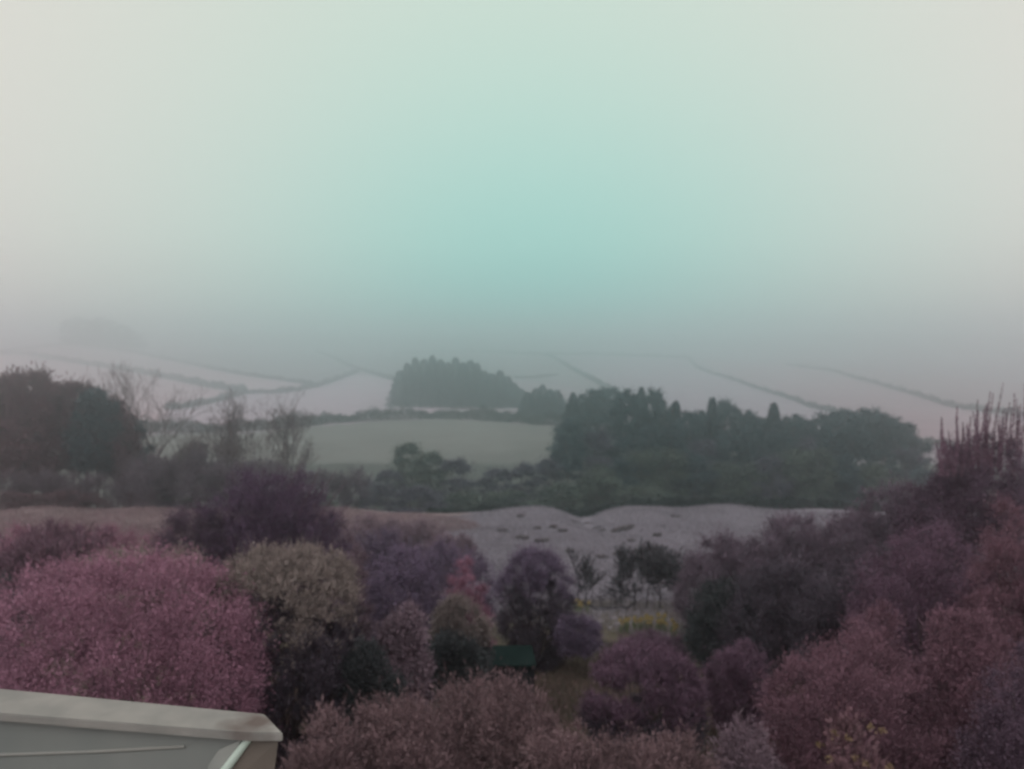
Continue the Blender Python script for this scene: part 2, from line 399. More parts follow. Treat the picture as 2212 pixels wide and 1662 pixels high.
# tree belt on the right
belt = [('fir', 1238, 848, 80), ('round', 1262, 850, 60), ('round', 1290, 840, 60), ('round', 1318, 838, 60), ('round', 1358, 838, 62), ('fir', 1385, 836, 96), ('round', 1412, 842, 50),
        ('round', 1430, 868, 50), ('fir', 1459, 866, 96), ('round', 1490, 890, 60), ('round', 1515, 884, 50), ('fir', 1539, 858, 100), ('round', 1568, 866, 56), ('round', 1608, 884, 64), ('round', 1640, 900, 60),
        ('fir', 1672, 870, 104), ('round', 1708, 893, 70), ('round', 1738, 908, 60), ('round', 1785, 895, 80), ('fir', 1800, 888, 110), ('round', 1832, 886, 80), ('round', 1878, 884, 88), ('round', 1912, 892, 76), ('round', 1945, 912, 72), ('round', 1975, 944, 62)]
desc = {0: 'narrow conifer at the left end of the right-hand tree belt', 4: 'tall dense tree with flat bushy top left of the notch in the belt', 8: 'small pointed fir just right of the tall bushy trees in the belt',
        11: 'sharply pointed dark fir rising above the middle of the belt', 12: 'rounded tree touching the sharply pointed fir on its right', 15: 'lone pointed tree standing above its neighbours in the belt',
        18: 'broad pine with low flat crown at start of the round clump', 21: 'largest round-headed pine near the right end of the belt', 24: 'lowest sloping tree at the far right end of the belt'}
for i, (k, px, top, wd) in enumerate(belt):
    tree_at(k if k == 'fir' else 'pine', px, top, (150 if i < 4 else 116) + (i * 5) % 9, wd * 1.15, desc.get(i, ORD[i % 20] + ' tree from the left along the skyline of the right-hand tree belt' if i < 20 else 'rounded pine %s the largest round-headed pine' % ('left of' if i == 20 else 'right of' if i == 22 else 'second to the right of')),
            'trees in the right-hand belt', CONI if k == 'fir' else PINE, i % 3, 'fir_tree' if k == 'fir' else 'pine_tree')
# second and lower ranks of the belt
k = 0
for row, (y, t0, ww) in enumerate([(106, 930, 80), (96, 985, 90)]):
    for px in np.linspace(1235 if row == 0 else 1290, 1960 if row == 0 else 1990, 14):
        jit = 18 * math.sin(px * .37 + row * 2)
        tree_at('round', px + jit * .4, t0 + jit + (px > 1900) * 30, y, ww, ('dark bushy tree in the shaded middle rank of the belt', 'grey-green scrubby tree in the lowest rank of the belt')[row], ('middle rank of the tree belt', 'lowest rank of the tree belt')[row], BUSH if (row and k % 3) else (BUSHP if k % 4 == 1 else PINE), k % 3, 'broadleaf_tree'); k += 1
for i, (px, top) in enumerate([(1240, 900), (1270, 892), (1300, 898), (1335, 905)]):
    tree_at('round', px, top, 138 + i * 2, 84, ['leftmost', 'second', 'third', 'rightmost'][i] + ' of the darker trees filling below the left end of the belt', 'darker trees below the left end of the belt', PINE, i % 3, 'broadleaf_tree')
# valley scrub beyond the crest
for px, top, Y, wd, m, lb in [
        (885, 955, 112, 90, BUSH, 'dark green round tree standing alone below the curved hedge'),
        (930, 975, 104, 100, BUSH, 'broad grey-green tree overlapping the lone round tree'),
        (985, 990, 100, 80, BUSHP, 'dull grey tree at right of the pair below the curved hedge'),
        (835, 1012, 98, 80, BUSHP, 'low purple-grey scrub tree left of the valley pair'),
        (775, 1030, 95, 90, BUSHP, 'pale grey scrub bush in valley right of leaning stems'),
        (1075, 1012, 100, 90, BUSHP, 'purple-grey leafless scrub in the middle of the valley'),
        (1130, 1002, 101, 90, BUSHP, 'higher purple-grey scrub next to the tree belt'),
        (1185, 992, 104, 80, BUSHP, 'tallest purple-grey scrub touching the tree belt'),
        (1210, 1045, 88, 130, BUSH, 'yellow-green mound bush behind the dip in the crest'),
        (1290, 1022, 90, 120, BUSH, 'light green mound bush below the left end of the belt'),
        (1100, 1058, 84, 120, BUSH, 'low green bush behind the left part of the pale crest'),
        (1000, 1062, 82, 110, BUSH, 'low green bush behind the short dark hedge top'),
        (900, 1052, 84, 120, BUSHP, 'low grey bush showing just above the pale ground strip'),
        (1400, 1050, 84, 140, BUSH, 'wide green bush right of the mound bushes in valley')]:
    tree_at('round', px, top, Y, wd, lb, 'scrub in the valley', m, len(lb) % 3, 'scrub_tree', 'bush' if Y < 92 else 'tree')
# crest hedge
crest_pts = [(925, 1112, 63), (985, 1106, 63), (1040, 1100, 64), (1100, 1094, 65), (1160, 1100, 65), (1230, 1108, 64.5), (1275, 1122, 64), (1320, 1098, 64.5), (1380, 1082, 65), (1500, 1078, 65), (1620, 1079, 65), (1760, 1083, 64), (1880, 1092, 63), (2000, 1094, 63)]
rg = rng(77); cps = np.array([P(a, b, c) for a, b, c in crest_pts]); n = 70000
q = rg.uniform(0, len(cps) - 1, n); ix = np.arange(len(cps))
cx_, cy_, ct_ = (np.interp(q, ix, cps[:, k]) for k in range(3)); off = rg.normal(size=n) * .55
gz = h(cx_, cy_ + off); ct_ = ct_ + .10 * np.sin(cx_ * 2.1) + .07 * np.sin(cx_ * 5.3 + 1)
tt = rg.uniform(0, 1, n) ** .7
pc_ = np.stack([cx_, cy_ + off, gz + (np.maximum(ct_, gz + .3) - gz) * tt * np.clip(1.06 - .35 * off ** 2, .4, 1.06)], 1)
b0 = np.array([cps[7][0], cps[7][1], float(h(cps[7][0], cps[7][1]))])
V, F = leaves(pc_ - b0, rg.normal(size=(n, 3)) + [0, 0, .7], rg.uniform(.1, .26, n), .09, rg)
tag(mesh_obj('hedge', V, F, DGREEN, loc=b0), 'dark green hedge along the back of the pale grassy crest', 'hedge')
# left pines
for i, (px, top, Y, wd) in enumerate([(-40, 815, 86, 120), (20, 812, 88, 110), (66, 802, 90, 110), (118, 828, 86, 90), (170, 826, 88, 70), (205, 838, 84, 90), (245, 858, 86, 80), (275, 905, 90, 80), (-30, 905, 78, 100), (60, 925, 82, 90)]):
    tree_at('pine', px, top, Y, wd * 1.2, ['dark pine at the left picture edge', 'broad dark pine second in from the left edge', 'tallest round-topped pine of the left-hand stand', 'pine with ragged crown right of the tallest left pine', 'small-headed pine with narrow knob top in left stand', 'dense dark pine whose crown bulges right in left stand', 'dark pine near the right end of the left stand', 'lowest drooping pine beside the bare forked tree'][i] if i < 8 else 'dark lower pine in the front rank of the left stand',
            'pines in the left-hand stand', PINE if i in (5, 7) else PINEW, i % 3, 'pine_tree')
for i, (px, top, wd) in enumerate([(15, 1060, 90), (75, 1062, 100), (140, 1058, 90), (195, 1062, 70), (300, 1062, 60)]):
    tree_at('round', px, top, 72, wd, 'low brown undergrowth bush at the feet of the left-hand pines', 'undergrowth below the left-hand pines', PINEW, i % 3, 'undergrowth_bush', 'bush')
for i, (px, top, wd) in enumerate([(38, 808, 46), (92, 812, 44), (150, 832, 36), (188, 826, 34), (222, 842, 44), (262, 880, 44)]):
    tree_at('pine', px, top, 84 + i, wd, 'small ragged treetop poking out of the left-hand pine stand', 'ragged treetops in the left-hand stand', PINEW, i % 3, 'pine_tree')
# misty wood far left and hazy tree far right
for i, (px, top, wd) in enumerate([(148, 692, 45), (166, 684, 45), (188, 690, 50), (212, 686, 50), (238, 692, 50), (262, 702, 46), (280, 716, 42), (303, 738, 40)]):
    tree_at('round', px, top, 760 + i * 5, wd, 'barely visible tree in the misty wood on the left skyline', 'misty wood on the left skyline', PINE, i % 3, 'broadleaf_tree')
tree_at('round', 2005, 838, 430, 75, 'hazy round tree alone on the far right slope', None, PINE, 1, 'broadleaf_tree')
def on(px, Y): 
    x = (px - 1106) / 1805.0 * Y; return (x, Y, float(h(x, Y)) - .1)
TWIGV = plain_mat('grey_mauve_twig', (.060, .052, .060), (.10, .088, .10), 3, .9)
bare_tree(on(327, 96), 19.0, 3, 'tall bare forked tree right of the left-hand pines', depth=4, lean=(-.05, 0, 1), twig=.04, ntw=5, spread=.42, kids=2)
bare_tree(on(352, 97), 17.0, 8, 'bare tree leaning right beside the tall forked tree', depth=4, lean=(.18, 0, 1), twig=.04, ntw=4, spread=.40, kids=2)
bare_tree(on(512, 76), 12.6, 5, 'bare tree in front of the left part of the dark curved hedge', depth=4, twig=.03, spread=.34, r=.12, ntw=8, kids=2)
bare_tree(on(590, 78), 12.8, 6, 'bare tree with straight thick trunk right of the similar bare tree', depth=4, twig=.03, spread=.30, r=.22, ntw=8, kids=2)
bare_tree(on(548, 74), 9.5, 9, 'smaller bare tree between the two valley bare trees', depth=3, twig=.03, spread=.35, r=.09)
bare_tree(on(445, 80), 9.5, 16, 'short bare tree at the left of the valley bare trees', depth=4, twig=.03, spread=.35, ntw=12, r=.09, kids=2)
bare_tree(on(385, 84), 10.5, 17, 'bare twiggy tree filling the gap beside the pine stand', depth=4, twig=.035, spread=.35, ntw=14, r=.1)
for i, (px, Y, H) in enumerate([(300, 74, 5.5), (345, 76, 7), (392, 74, 6.5), (430, 76, 7.5), (478, 73, 6), (530, 74, 6), (565, 72, 5.5), (612, 76, 6), (668, 75, 5.5), (705, 78, 6), (15, 74, 5), (110, 75, 5.5), (190, 74, 5), (240, 76, 5.5)]):
    bare_tree(on(px, Y), H, 140 + i, 'wispy leafless bush in the hollow behind the pale brown strip', 'bush', 'wispy leafless bushes in the hollow', depth=4, twig=.028, spread=.5, ntw=12, r=.06, name='leafless_bush', mat=TWIGV, twl=.6)
bare_tree(on(640, 82), 9.0, 18, 'thin bare tree nearest the leaning stems in the valley', depth=4, twig=.03, spread=.35, ntw=8, r=.08, kids=2)
for i, (px, top, wd) in enumerate([(325, 1045, 80), (375, 1050, 80), (430, 1055, 80), (490, 1060, 80), (560, 1060, 80), (630, 1062, 80), (700, 1066, 80)]):
    tree_at('round', px, top, 80 - i, wd, 'low greyish scrub at the feet of the bare valley trees', 'scrub under the bare trees', BUSHP if i % 2 else BUSH, i % 3, 'scrub_tree', 'bush')

# ------------------------------------------------------------------ garden shrubs
def shrub(cx, top, Y, wpx, label, mat, seed, name='shrub', L=.05, n=26000, dep=None, boxy=2.0, clump=.16, k=170, up=.5, c0=.45, out=.8, group=None, cat='shrub', stems=40, W=None, skew=0.0, bark=BARK, hang=0.0, shag=.0, bottom=None, lit_top=None):
    n = int(n * 2.3); L = L * .60
    rg = rng(seed)
    p = P(cx, top, Y); base = float(h(p[0], Y)); H = p[2] - base
    if bottom is not None: base = P(cx, bottom, Y)[2]; H = p[2] - base
    rx = wpx * Y / 1805.0 / 2; ry = dep or rx * .9
    root = empty(name, (p[0], Y, base)); tag(root, label, cat, group)
    d = unit(rg.normal(size=(k, 3))); nb = (np.abs(d) ** boxy).sum(1) ** (1 / boxy)
    cr = clump * rx ** .5
    lum = rg.uniform(.955, 1.02, k) if (boxy > 2.2 or lit_top) else rg.uniform(.80, 1.07, k)
    dz = d[:, 2] / nb
    cc = np.stack([d[:, 0] / nb * (rx - cr * .6), d[:, 1] / nb * (ry - cr * .6), np.where(dz > 0, dz * (H * (1 - c0) - cr * .5), dz * H * c0) + H * c0], 1) * lum[:, None]
    ki = k // 3                                          # inner growth
    cc = np.concatenate([cc, cc[:ki] * [.65, .65, .85]]); dd = np.concatenate([d, d[:ki]])
    crs = cr * rg.uniform(.7, 1.45, len(cc))
    w = crs ** 2; w[k:] *= 1.5; i = rg.choice(len(cc), n, p=w / w.sum())
    o = unit(rg.normal(size=(n, 3))) * np.minimum(np.abs(rg.normal(size=n)) * .62 + .1, 2.0)[:, None]
    c = cc[i] + o * crs[i][:, None]
    c[:, 0] += skew * c[:, 2]
    c[:, 2] = np.maximum(c[:, 2], .02)
    a = o * out + dd[i] * .5 * out + [0, 0, up - hang] + rg.normal(size=(n, 3)) * .45
    ln = rg.uniform(.6, 1.35, n) * L
    if shag: sel = rg.random(n) < .08; ln[sel] *= (2.0 + shag)
    wd = np.minimum(ln, L * 1.3) * .5
    tw = rg.random(n) < .14                              # bare shoots and twigs standing out of the leaf mass
    ln[tw] *= rg.uniform(1.8, 3.6, tw.sum()); wd[tw] = L * .16
    a[tw] = dd[i][tw] * .7 + [0, 0, .7] + rg.normal(size=(tw.sum(), 3)) * .3
    top_m = np.zeros(n, bool)
    if lit_top:                                            # sky light put into leaf colour: lighter top, darker foliage as shaded sides
        lim = lit_top[1] * H + .05 * H * np.sin(c[:, 0] * 9 + seed) + rg.normal(size=n) * .035 * H - .10 * H * (np.abs(c[:, 0]) / rx) ** 3
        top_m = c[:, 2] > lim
        V, F = leaves(c[top_m], a[top_m], ln[top_m], wd[top_m], rg); mesh_obj('skylit_top', V, F, lit_top[0], root)
    V, F = leaves(c[~top_m], a[~top_m], ln[~top_m], wd[~top_m], rg)
    mesh_obj('foliage', V, F, mat, root)
    segs = []
    for j in rg.choice(len(cc), min(stems, len(cc)), replace=False):
        e = cc[j].copy(); e[0] += skew * e[2]
        s = np.array([rg.normal() * .08, rg.normal() * .08, 0]); m = s * .4 + e * .6 + [0, 0, -.12 * H]; m[2] = max(m[2], .05)
        m[:2] *= .75; segs += [(*s, *m, .022, .014), (*m, *e, .014, .005)]
    V, F = tubes(segs, 5); mesh_obj('stem', V, F, bark, root)
    return root
def lm(name, a, f=1.8, c=None, **k):
    a = np.array(a); f = 1 + (f - 1) * .75; return leaf_mat(name, tuple(a / f ** .5 * .85), tuple(a * f ** .5), c, **k)
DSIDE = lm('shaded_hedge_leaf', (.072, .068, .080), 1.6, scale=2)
PINK = lm('pink_heath_leaf', (.26, .155, .195), 1.8, scale=3)
OLIVE = lm('olive_brown_leaf', (.205, .195, .165), 1.7, scale=3)
TAUPE = lm('taupe_leaf', (.165, .135, .15), 1.7, scale=2)
LILAC = lm('lilac_grey_leaf', (.125, .108, .15), 1.8, scale=2)
DARK = lm('dark_evergreen_leaf', (.045, .058, .056), 1.8, scale=2)
BANK = lm('bank_twig_leaf', (.135, .118, .14), 1.8, scale=1.5)
DPUR = lm('dark_purple_leaf', (.098, .076, .098), 1.9, scale=1.5)
DUSTY = lm('dusty_pink_leaf', (.25, .14, .18), 1.6, scale=2)
PURP = lm('purple_leaf', (.13, .09, .12), 1.9, scale=3)
ROSE = lm('rose_brown_leaf', (.155, .097, .115), 1.9, scale=2.5)
REDT = lm('red_brown_twig', (.165, .125, .122), 1.9, scale=2)
GREY = lm('grey_green_leaf', (.17, .16, .14), 1.7, scale=2)

shrub(235, 1216, 8.6, 640, 'large rounded pink flowering shrub behind the porch corner', PINK, 31, n=130000, L=.045, k=1000, clump=.12, dep=1.5, name='flowering_shrub', boxy=2.5, c0=.62)
shrub(300, 1197, 10.6, 330, 'olive-brown hedge top showing just behind the large pink shrub', OLIVE, 32, n=30000, L=.05, k=200, boxy=3.5, clump=.12, c0=.6, dep=.8)
shrub(608, 1212, 9.9, 300, 'clipped hedge block right of pink shrub, olive-brown on top with dark sides', DSIDE, 33, n=120000, L=.046, k=1500, boxy=5.5, clump=.08, c0=.6, up=1.1, dep=.95, name='clipped_hedge', cat='hedge', shag=.6, lit_top=(OLIVE, .83))
shrub(762, 1150, 12.5, 85, 'slender taupe conifer standing behind the clipped hedge block', TAUPE, 34, n=16000, L=.06, k=130, up=1.2, clump=.14, c0=.4, name='slender_conifer')
shrub(730, 1330, 10.4, 110, 'soft taupe feathery bush against the right side of clipped hedge', TAUPE, 35, n=16000, L=.06, k=120, up=.6, clump=.14, bottom=1600, c0=.4)
shrub(800, 1395, 9.6, 140, 'low black-green conifer between clipped hedge and lilac column', DARK, 36, n=22000, L=.06, k=130, clump=.15, c0=.3, bottom=1590, name='dwarf_conifer')
shrub(872, 1312, 11.0, 120, 'soft lilac-grey weeping column shrub left of dome conifer', TAUPE, 37, n=24000, L=.07, k=160, up=.1, hang=.7, clump=.14, bottom=1580, c0=.5)
shrub(860, 1195, 15.5, 230, 'wide dusky lilac shrub behind the weeping column', LILAC, 38, n=30000, L=.07, k=200, clump=.17)
shrub(960, 1170, 21.0, 240, 'grey-lilac shrub at back of garden left of pale field', LILAC, 39, n=24000, L=.09, k=160, clump=.2)
shrub(1010, 1224, 15.5, 118, 'small dusty pink round shrub above the dome conifer', DUSTY, 40, n=20000, L=.055, k=130, clump=.13, name='flowering_shrub')
shrub(990, 1290, 13.4, 140, 'dome conifer with taupe top and dark spiky lower branches', DARK, 41, n=24000, L=.07, k=150, clump=.13, out=1.2, up=.2, name='dome_conifer', c0=.35, bottom=1490, lit_top=(GREY, .52))
shrub(985, 1375, 12.8, 130, 'dark evergreen skirt bush directly under the dome conifer', DARK, 42, n=20000, L=.07, k=120, clump=.15, out=1.3, up=.0, c0=.4, bottom=1500)
shrub(1158, 1190, 18.0, 175, 'dark rounded shrub with purple-grey top beside the pale field', DSIDE, 43, lit_top=(LILAC, .72), n=34000, L=.065, k=220, clump=.15, c0=.6)
shrub(1250, 1335, 17.0, 110, 'small grey-lilac shrub under the bare saplings', LILAC, 44, n=14000, L=.06, k=100, clump=.15, bottom=1410)
shrub(1400, 1372, 18.0, 200, 'low mauve-brown ground shrub between daffodils and purple dome', PURP, 64, n=18000, L=.06, k=130, clump=.14, c0=.4)
# right-hand bank of shrubs
shrub(1590, 1160, 21.0, 260, 'dusky shrub at the left end of the right-hand shrub bank', BANK, 45, n=60000, L=.075, k=300, clump=.18, c0=.4, up=1.2, shag=1.0)
shrub(1595, 1250, 17.5, 225, 'blackish evergreen below the left end of the shrub bank', DARK, 46, n=40000, L=.07, k=230, clump=.17, c0=.4)
shrub(1760, 1118, 20.5, 330, 'broad dusky purple shrub in the middle of the shrub bank', BANK, 47, n=70000, L=.075, k=330, clump=.18, c0=.4, up=1.2, shag=1.0)
shrub(1930, 1062, 18.5, 290, 'dusky purple shrub between the broad one and the tall shoots', BANK, 58, n=60000, L=.07, k=300, clump=.18, c0=.4, up=1.2, shag=1.2)
shrub(1700, 1215, 16.5, 280, 'dark grey-green shrub below the broad dusky purple one', DSIDE, 59, n=50000, L=.065, k=260, clump=.17, c0=.4)
shrub(1850, 1215, 15.0, 280, 'dark brown shrub below the dusky purple pair of the bank', DSIDE, 48, n=50000, L=.065, k=260, clump=.17, c0=.4)
budd = shrub(2130, 955, 16.5, 330, 'tallest purple shrub with long upright shoots at right edge', DPUR, 49, n=90000, L=.06, k=380, clump=.17, c0=.45, name='shooting_shrub')
shrub(2045, 1015, 17.5, 220, 'hazy purple shrub at the left foot of the tall shoots', DPUR, 67, n=46000, L=.065, k=240, clump=.17, c0=.4, up=1.2, shag=1.2)
shrub(2010, 1150, 13.0, 330, 'dark purple-brown shrub in front of the shooting shrub', PURP, 50, n=70000, L=.055, k=330, clump=.16, c0=.4)
shrub(2220, 1080, 11.5, 240, 'reddish purple shrub cut off by the right picture edge', ROSE, 51, n=60000, L=.05, k=300, clump=.16, c0=.5)
shrub(1394, 1398, 11.0, 272, 'purple dome bush with shaded twiggy front in middle of garden', DSIDE, 52, lit_top=(PURP, .42), n=46000, L=.05, k=300, clump=.10, c0=.35, up=.9, boxy=2.2, bottom=1620, name='dome_bush')
shrub(1598, 1388, 12.4, 150, 'dull mauve bush between the dome bush and right thicket', PURP, 53, n=24000, L=.055, k=150, clump=.15, c0=.4, up=.9, bottom=1580)
shrub(1850, 1392, 9.2, 400, 'big rose-brown rounded bush at lower right', ROSE, 54, n=90000, L=.045, k=400, clump=.14, c0=.55)
shrub(1890, 1325, 10.6, 170, 'pale mauve bush peeping above the big rose-brown bush', ROSE, 55, n=24000, L=.05, k=140, clump=.15)
shrub(2090, 1330, 9.0, 260, 'mauve leafy shrub right of the big rose-brown bush', ROSE, 56, n=50000, L=.05, k=260, clump=.15, c0=.5)
shrub(2200, 1430, 7.6, 240, 'dark maroon shrub in the bottom right corner', DPUR, 57, n=50000, L=.045, k=260, clump=.14, c0=.5)
# bottom thickets
for i, (cx, top, Y, wd, n, lb) in enumerate([
        (700, 1560, 8.0, 170, 24000, 'red-brown twiggy thicket just right of the porch corner'),
        (850, 1528, 8.4, 260, 40000, 'red-brown twiggy thicket at bottom, second from the porch'),
        (1065, 1488, 9.2, 320, 46000, 'wide brown twiggy thicket at bottom centre below the green chest'),
        (1240, 1572, 8.2, 240, 36000, 'brown thicket at bottom left of the purple dome bush'),
        (1430, 1602, 8.0, 260, 40000, 'leafy brown thicket overlapping the foot of the purple dome'),
        (1620, 1590, 8.2, 200, 30000, 'low olive-brown thicket left of the big rose-brown bush')]):
    shrub(cx, top, Y, wd, lb, REDT if i != 5 else TAUPE, 60 + i, n=int(n * 1.2), L=.045, k=240, clump=.15, c0=.6, up=.7, shag=.9, name='thicket')
# background shrubs on the left and behind
shrub(20, 1245, 12.5, 110, 'small blackish shrub at the left edge above pink shrub', DARK, 71, n=10000, L=.06, k=80)
for i, (cx, top, Y, wd, m, lb) in enumerate([
        (30, 1150, 26, 200, DUSTY, 'pinkish scrub at the left edge below the pine stand'),
        (130, 1135, 34, 200, ROSE, 'pinkish scrub second from left edge below the pines'),
        (250, 1140, 33, 190, DUSTY, 'rosy scrub in front of the brown crest strip'),
        (345, 1150, 30, 150, ROSE, 'rosy scrub beside the dark purple fan shrub'),
        (700, 1105, 31, 160, TAUPE, 'taupe shrub touching the right side of the fan shrub'),
        (800, 1112, 38, 200, TAUPE, 'taupe scrub left of the pale field'),
        (900, 1125, 37, 170, TAUPE, 'lower taupe scrub on left boundary of pale field'),
        (975, 1150, 33, 120, TAUPE, 'small taupe scrub at the corner of the pale field'),
        (820, 1150, 27, 200, LILAC, 'dusky scrub beneath the taupe boundary scrub')]):
    shrub(cx, top, Y, wd, lb, m, 80 + i, n=16000, L=.12, k=130, clump=.22, c0=.3, name='scrub')
shrub(585, 1022, 25.5, 330, 'dark purple fan-shaped shrub with leaning stems', lm('fan_purple_leaf', (.085, .06, .095), 1.9, scale=1.5), 95, n=60000, L=.10, k=260, clump=.24, c0=.35, up=1.0, name='fan_shrub', shag=1.0)
shrub(425, 1085, 25.0, 200, 'dark plum shrub joined to the left of the fan shrub', DPUR, 96, n=30000, L=.10, k=170, clump=.24, c0=.35, up=.9)

YB = plain_mat('yellow_blossom', (.13, .10, .05), (.17, .135, .07), 20, .7)
fs = shrub(1845, 1578, 7.0, 210, 'pink-leaved shrub with a few yellow blooms at the bottom edge', lm('pale_rose_leaf', (.13, .085, .09), 1.8, scale=2.5), 97, n=11000, L=.09, k=90, clump=.16, c0=.5, name='flowering_shrub')
rgf = rng(98)
for (px, py) in [(1768, 1610), (1800, 1586), (1832, 1596), (1880, 1572), (1905, 1580), (1790, 1640), (1870, 1650), (1920, 1655), (1848, 1640)]:
    q = P(px, py, 6.62) - np.array(fs.location); nn = 26
    V, F = leaves(q + rgf.normal(size=(nn, 3)) * .012, rgf.normal(size=(nn, 3)) + [0, -.3, .3], .026, .016, rgf); mesh_obj('bloom', V, F, YB, fs)
# long shoots
def shoots(root, pts, Y, seed, mat, leafm, wdt=.009):
    rg = rng(seed); loc = np.array(root.location)
    for (x0, y0, x1, y1) in pts:
        a = P(x0, y0, Y) - loc; b = P(x1, y1, Y + rg.uniform(-.4, .4)) - loc
        segs = []; ts = np.linspace(0, 1, 9); pp = [a + (b - a) * t + np.array([math.sin(t * 3 + x0) * .03, 0, 0]) for t in ts]
        for i in range(8): segs.append((*pp[i], *pp[i + 1], wdt * (1 - i / 9), wdt * (1 - (i + 1) / 9)))
        V, F = tubes(segs, 5); o = mesh_obj('shoot', V, F, mat, root)
        n = 300; t = rg.uniform(0, 1, n) ** .8; c = a + (b - a) * t[:, None]; c[:, 0] += np.sin(t * 3 + x0) * .03
        ax = rg.normal(size=(n, 3)) * .6 + unit(b - a) * .9
        V, F = leaves(c, ax, .065 * (1.25 - t), .017, rg); mesh_obj('leaf', V, F, leafm, o)
bx = rng(7)
pts = [(2045, 1010, 2036, 905), (2062, 1010, 2070, 880), (2085, 1010, 2094, 900), (2100, 1010, 2115, 865), (2110, 1000, 2128, 872), (2122, 1010, 2136, 846), (2128, 1010, 2143, 850), (2140, 1010, 2166, 826), (2150, 1010, 2172, 900), (2080, 1020, 2082, 925), (2056, 1020, 2052, 930),
       (2165, 1010, 2180, 870), (2180, 1000, 2190, 850), (2195, 1000, 2204, 880), (2205, 1000, 2212, 830), (2112, 1010, 2104, 890), (2132, 1010, 2128, 885), (2160, 1020, 2156, 900), (2218, 1000, 2228, 835), (2092, 1020, 2088, 915)]
pts += [(2030 + 9 * k, 1030, 2022 + 9.6 * k + bx.uniform(-5, 5), bx.uniform(885, 965) - k * 1.2) for k in range(20)]
shoots(budd, pts, 16.3, 5, plain_mat('mauve_shoot_bark', (.15, .10, .125), (.22, .15, .18), 8, .9), lm('mauve_shoot_leaf', (.17, .115, .145), 1.7, scale=1.5))
fan = bpy.data.objects['fan_shrub']
shoots(fan, [(640, 1130, 690, 1005), (650, 1140, 730, 1012), (665, 1150, 745, 1040), (600, 1120, 650, 1000), (560, 1120, 570, 1010), (520, 1120, 500, 1020), (620, 1120, 660, 1030), (690, 1160, 760, 1080)], 25.5, 6, BARK_P, BARK_P, .025)

# bare saplings by the pale field
TWIG = plain_mat('wet_dark_twig', (.028, .034, .036), (.055, .06, .062), 8, .9)
for i, (px, Y, H, ln, lb) in enumerate([(1254, 28, 2.1, (0, 0, 1), 'bare sapling left of the pale gap beside the dark rounded shrub'), (1268, 28.5, 1.7, (.1, 0, 1), 'thin bare sapling close right of the first sapling'),
                                       (1345, 28, 1.9, (-.1, 0, 1), 'leafless bush at the left of the sapling thicket'), (1372, 27.5, 2.3, (0, 0, 1), 'tallest leafless bush of the sapling thicket'), (1400, 27, 2.2, (.1, 0, 1), 'dark leafless bush in the sapling thicket'), (1430, 26.5, 2.0, (.15, 0, 1), 'leafless bush between thicket and shrub bank'),
                                       (1462, 26, 1.9, (.1, 0, 1), 'leafless bush touching the left end of shrub bank')]):
    bare_tree(on(px, Y), H, 100 + i, lb, cat='sapling', depth=4, r=.03, twig=.022, spread=.6, name='sapling', ntw=2 if i < 2 else 4, kids=2 if i in (0, 1, 2, 5) else 3, twl=.2, mat=TWIG)
segs = []; a0 = P(1262, 1300, 27.2); b0_ = a0 - [0, 0, 0]
for (x0, y0, x1, y1) in [(1258, 1300, 1330, 1334), (1330, 1334, 1420, 1338), (1290, 1315, 1350, 1312), (1330, 1334, 1372, 1300), (1380, 1336, 1440, 1318)]:
    q0, q1 = P(x0, y0, 26.9) - a0, P(x1, y1, 26.7) - a0; m = (q0 + q1) / 2 + [0, .1, -.04]
    segs += [(*q0, *m, .05, .045), (*m, *q1, .045, .03)]
V, F = tubes(segs, 6); tag(mesh_obj('fallen_branch', V, F, TWIG, loc=a0), 'dark fallen branch lying above the daffodils under the saplings', 'branch')
for i, (px, Y, H) in enumerate([(60, 17, 3.0), (110, 18, 3.2), (20, 18, 2.6)]):
    bare_tree(on(px, Y), H, 120 + i, ['twiggy sapling at left behind the pink shrub', 'taller twiggy sapling near left end of the pink shrub', 'twiggy sapling at the very left picture edge'][i], cat='sapling', depth=4, r=.035, twig=.025, spread=.6, name='sapling', mat=BARK_P, ntw=16, twl=.25)

# tussocks on the pale field
TUS = lm('tussock_blade', (.09, .09, .085), 1.6)
def tussock(px, py, wpx, i):
    rg = rng(200 + i); p = hit(px, py, 31, 62); s = wpx * p[1] / 1805.0 / 2 * .8; n = int(rg.uniform(90, 260) * (2 if i == 4 else 1))
    th = rg.uniform(0, 6.28, n); rr = np.sqrt(rg.random(n)) * s
    c = np.stack([rr * np.cos(th), rr * np.sin(th) * .8, np.zeros(n)], 1); c[:, 2] = h(p[0] + c[:, 0], p[1] + c[:, 1]) - p[2] - .02
    a = np.stack([np.cos(th) * .5, np.sin(th) * .5, np.full(n, .8)], 1) + rg.normal(size=(n, 3)) * .3
    V, F = leaves(c, a, rg.uniform(.15, .42, n) * (.6 + s * .4), .045, rg)
    o = mesh_obj('grass_tussock', V, F, TUS, loc=p)
    big = {4: 'largest dark grass tussock, near the dip in the pale field crest', 1: 'dark oval tussock left of centre on pale field'}
    tag(o, big.get(i, 'small dark tussock dotted on the pale grassy field'), 'tussock', 'tussocks on the pale field')
for i, (px, py, wd) in enumerate([(1125, 1118, 16), (1170, 1172, 32), (1128, 1165, 28), (1270, 1135, 22), (1345, 1146, 60), (1300, 1150, 14), (1215, 1150, 18), (1240, 1130, 14), (1230, 1195, 14), (1300, 1208, 26), (1335, 1200, 14), (1380, 1195, 20), (1365, 1172, 16), (1420, 1160, 16), (1460, 1118, 22), (1290, 1143, 14), (1196, 1142, 14), (1420, 1190, 20), (1085, 1150, 20), (1160, 1145, 14)]):
    tussock(px, py, wd, i)

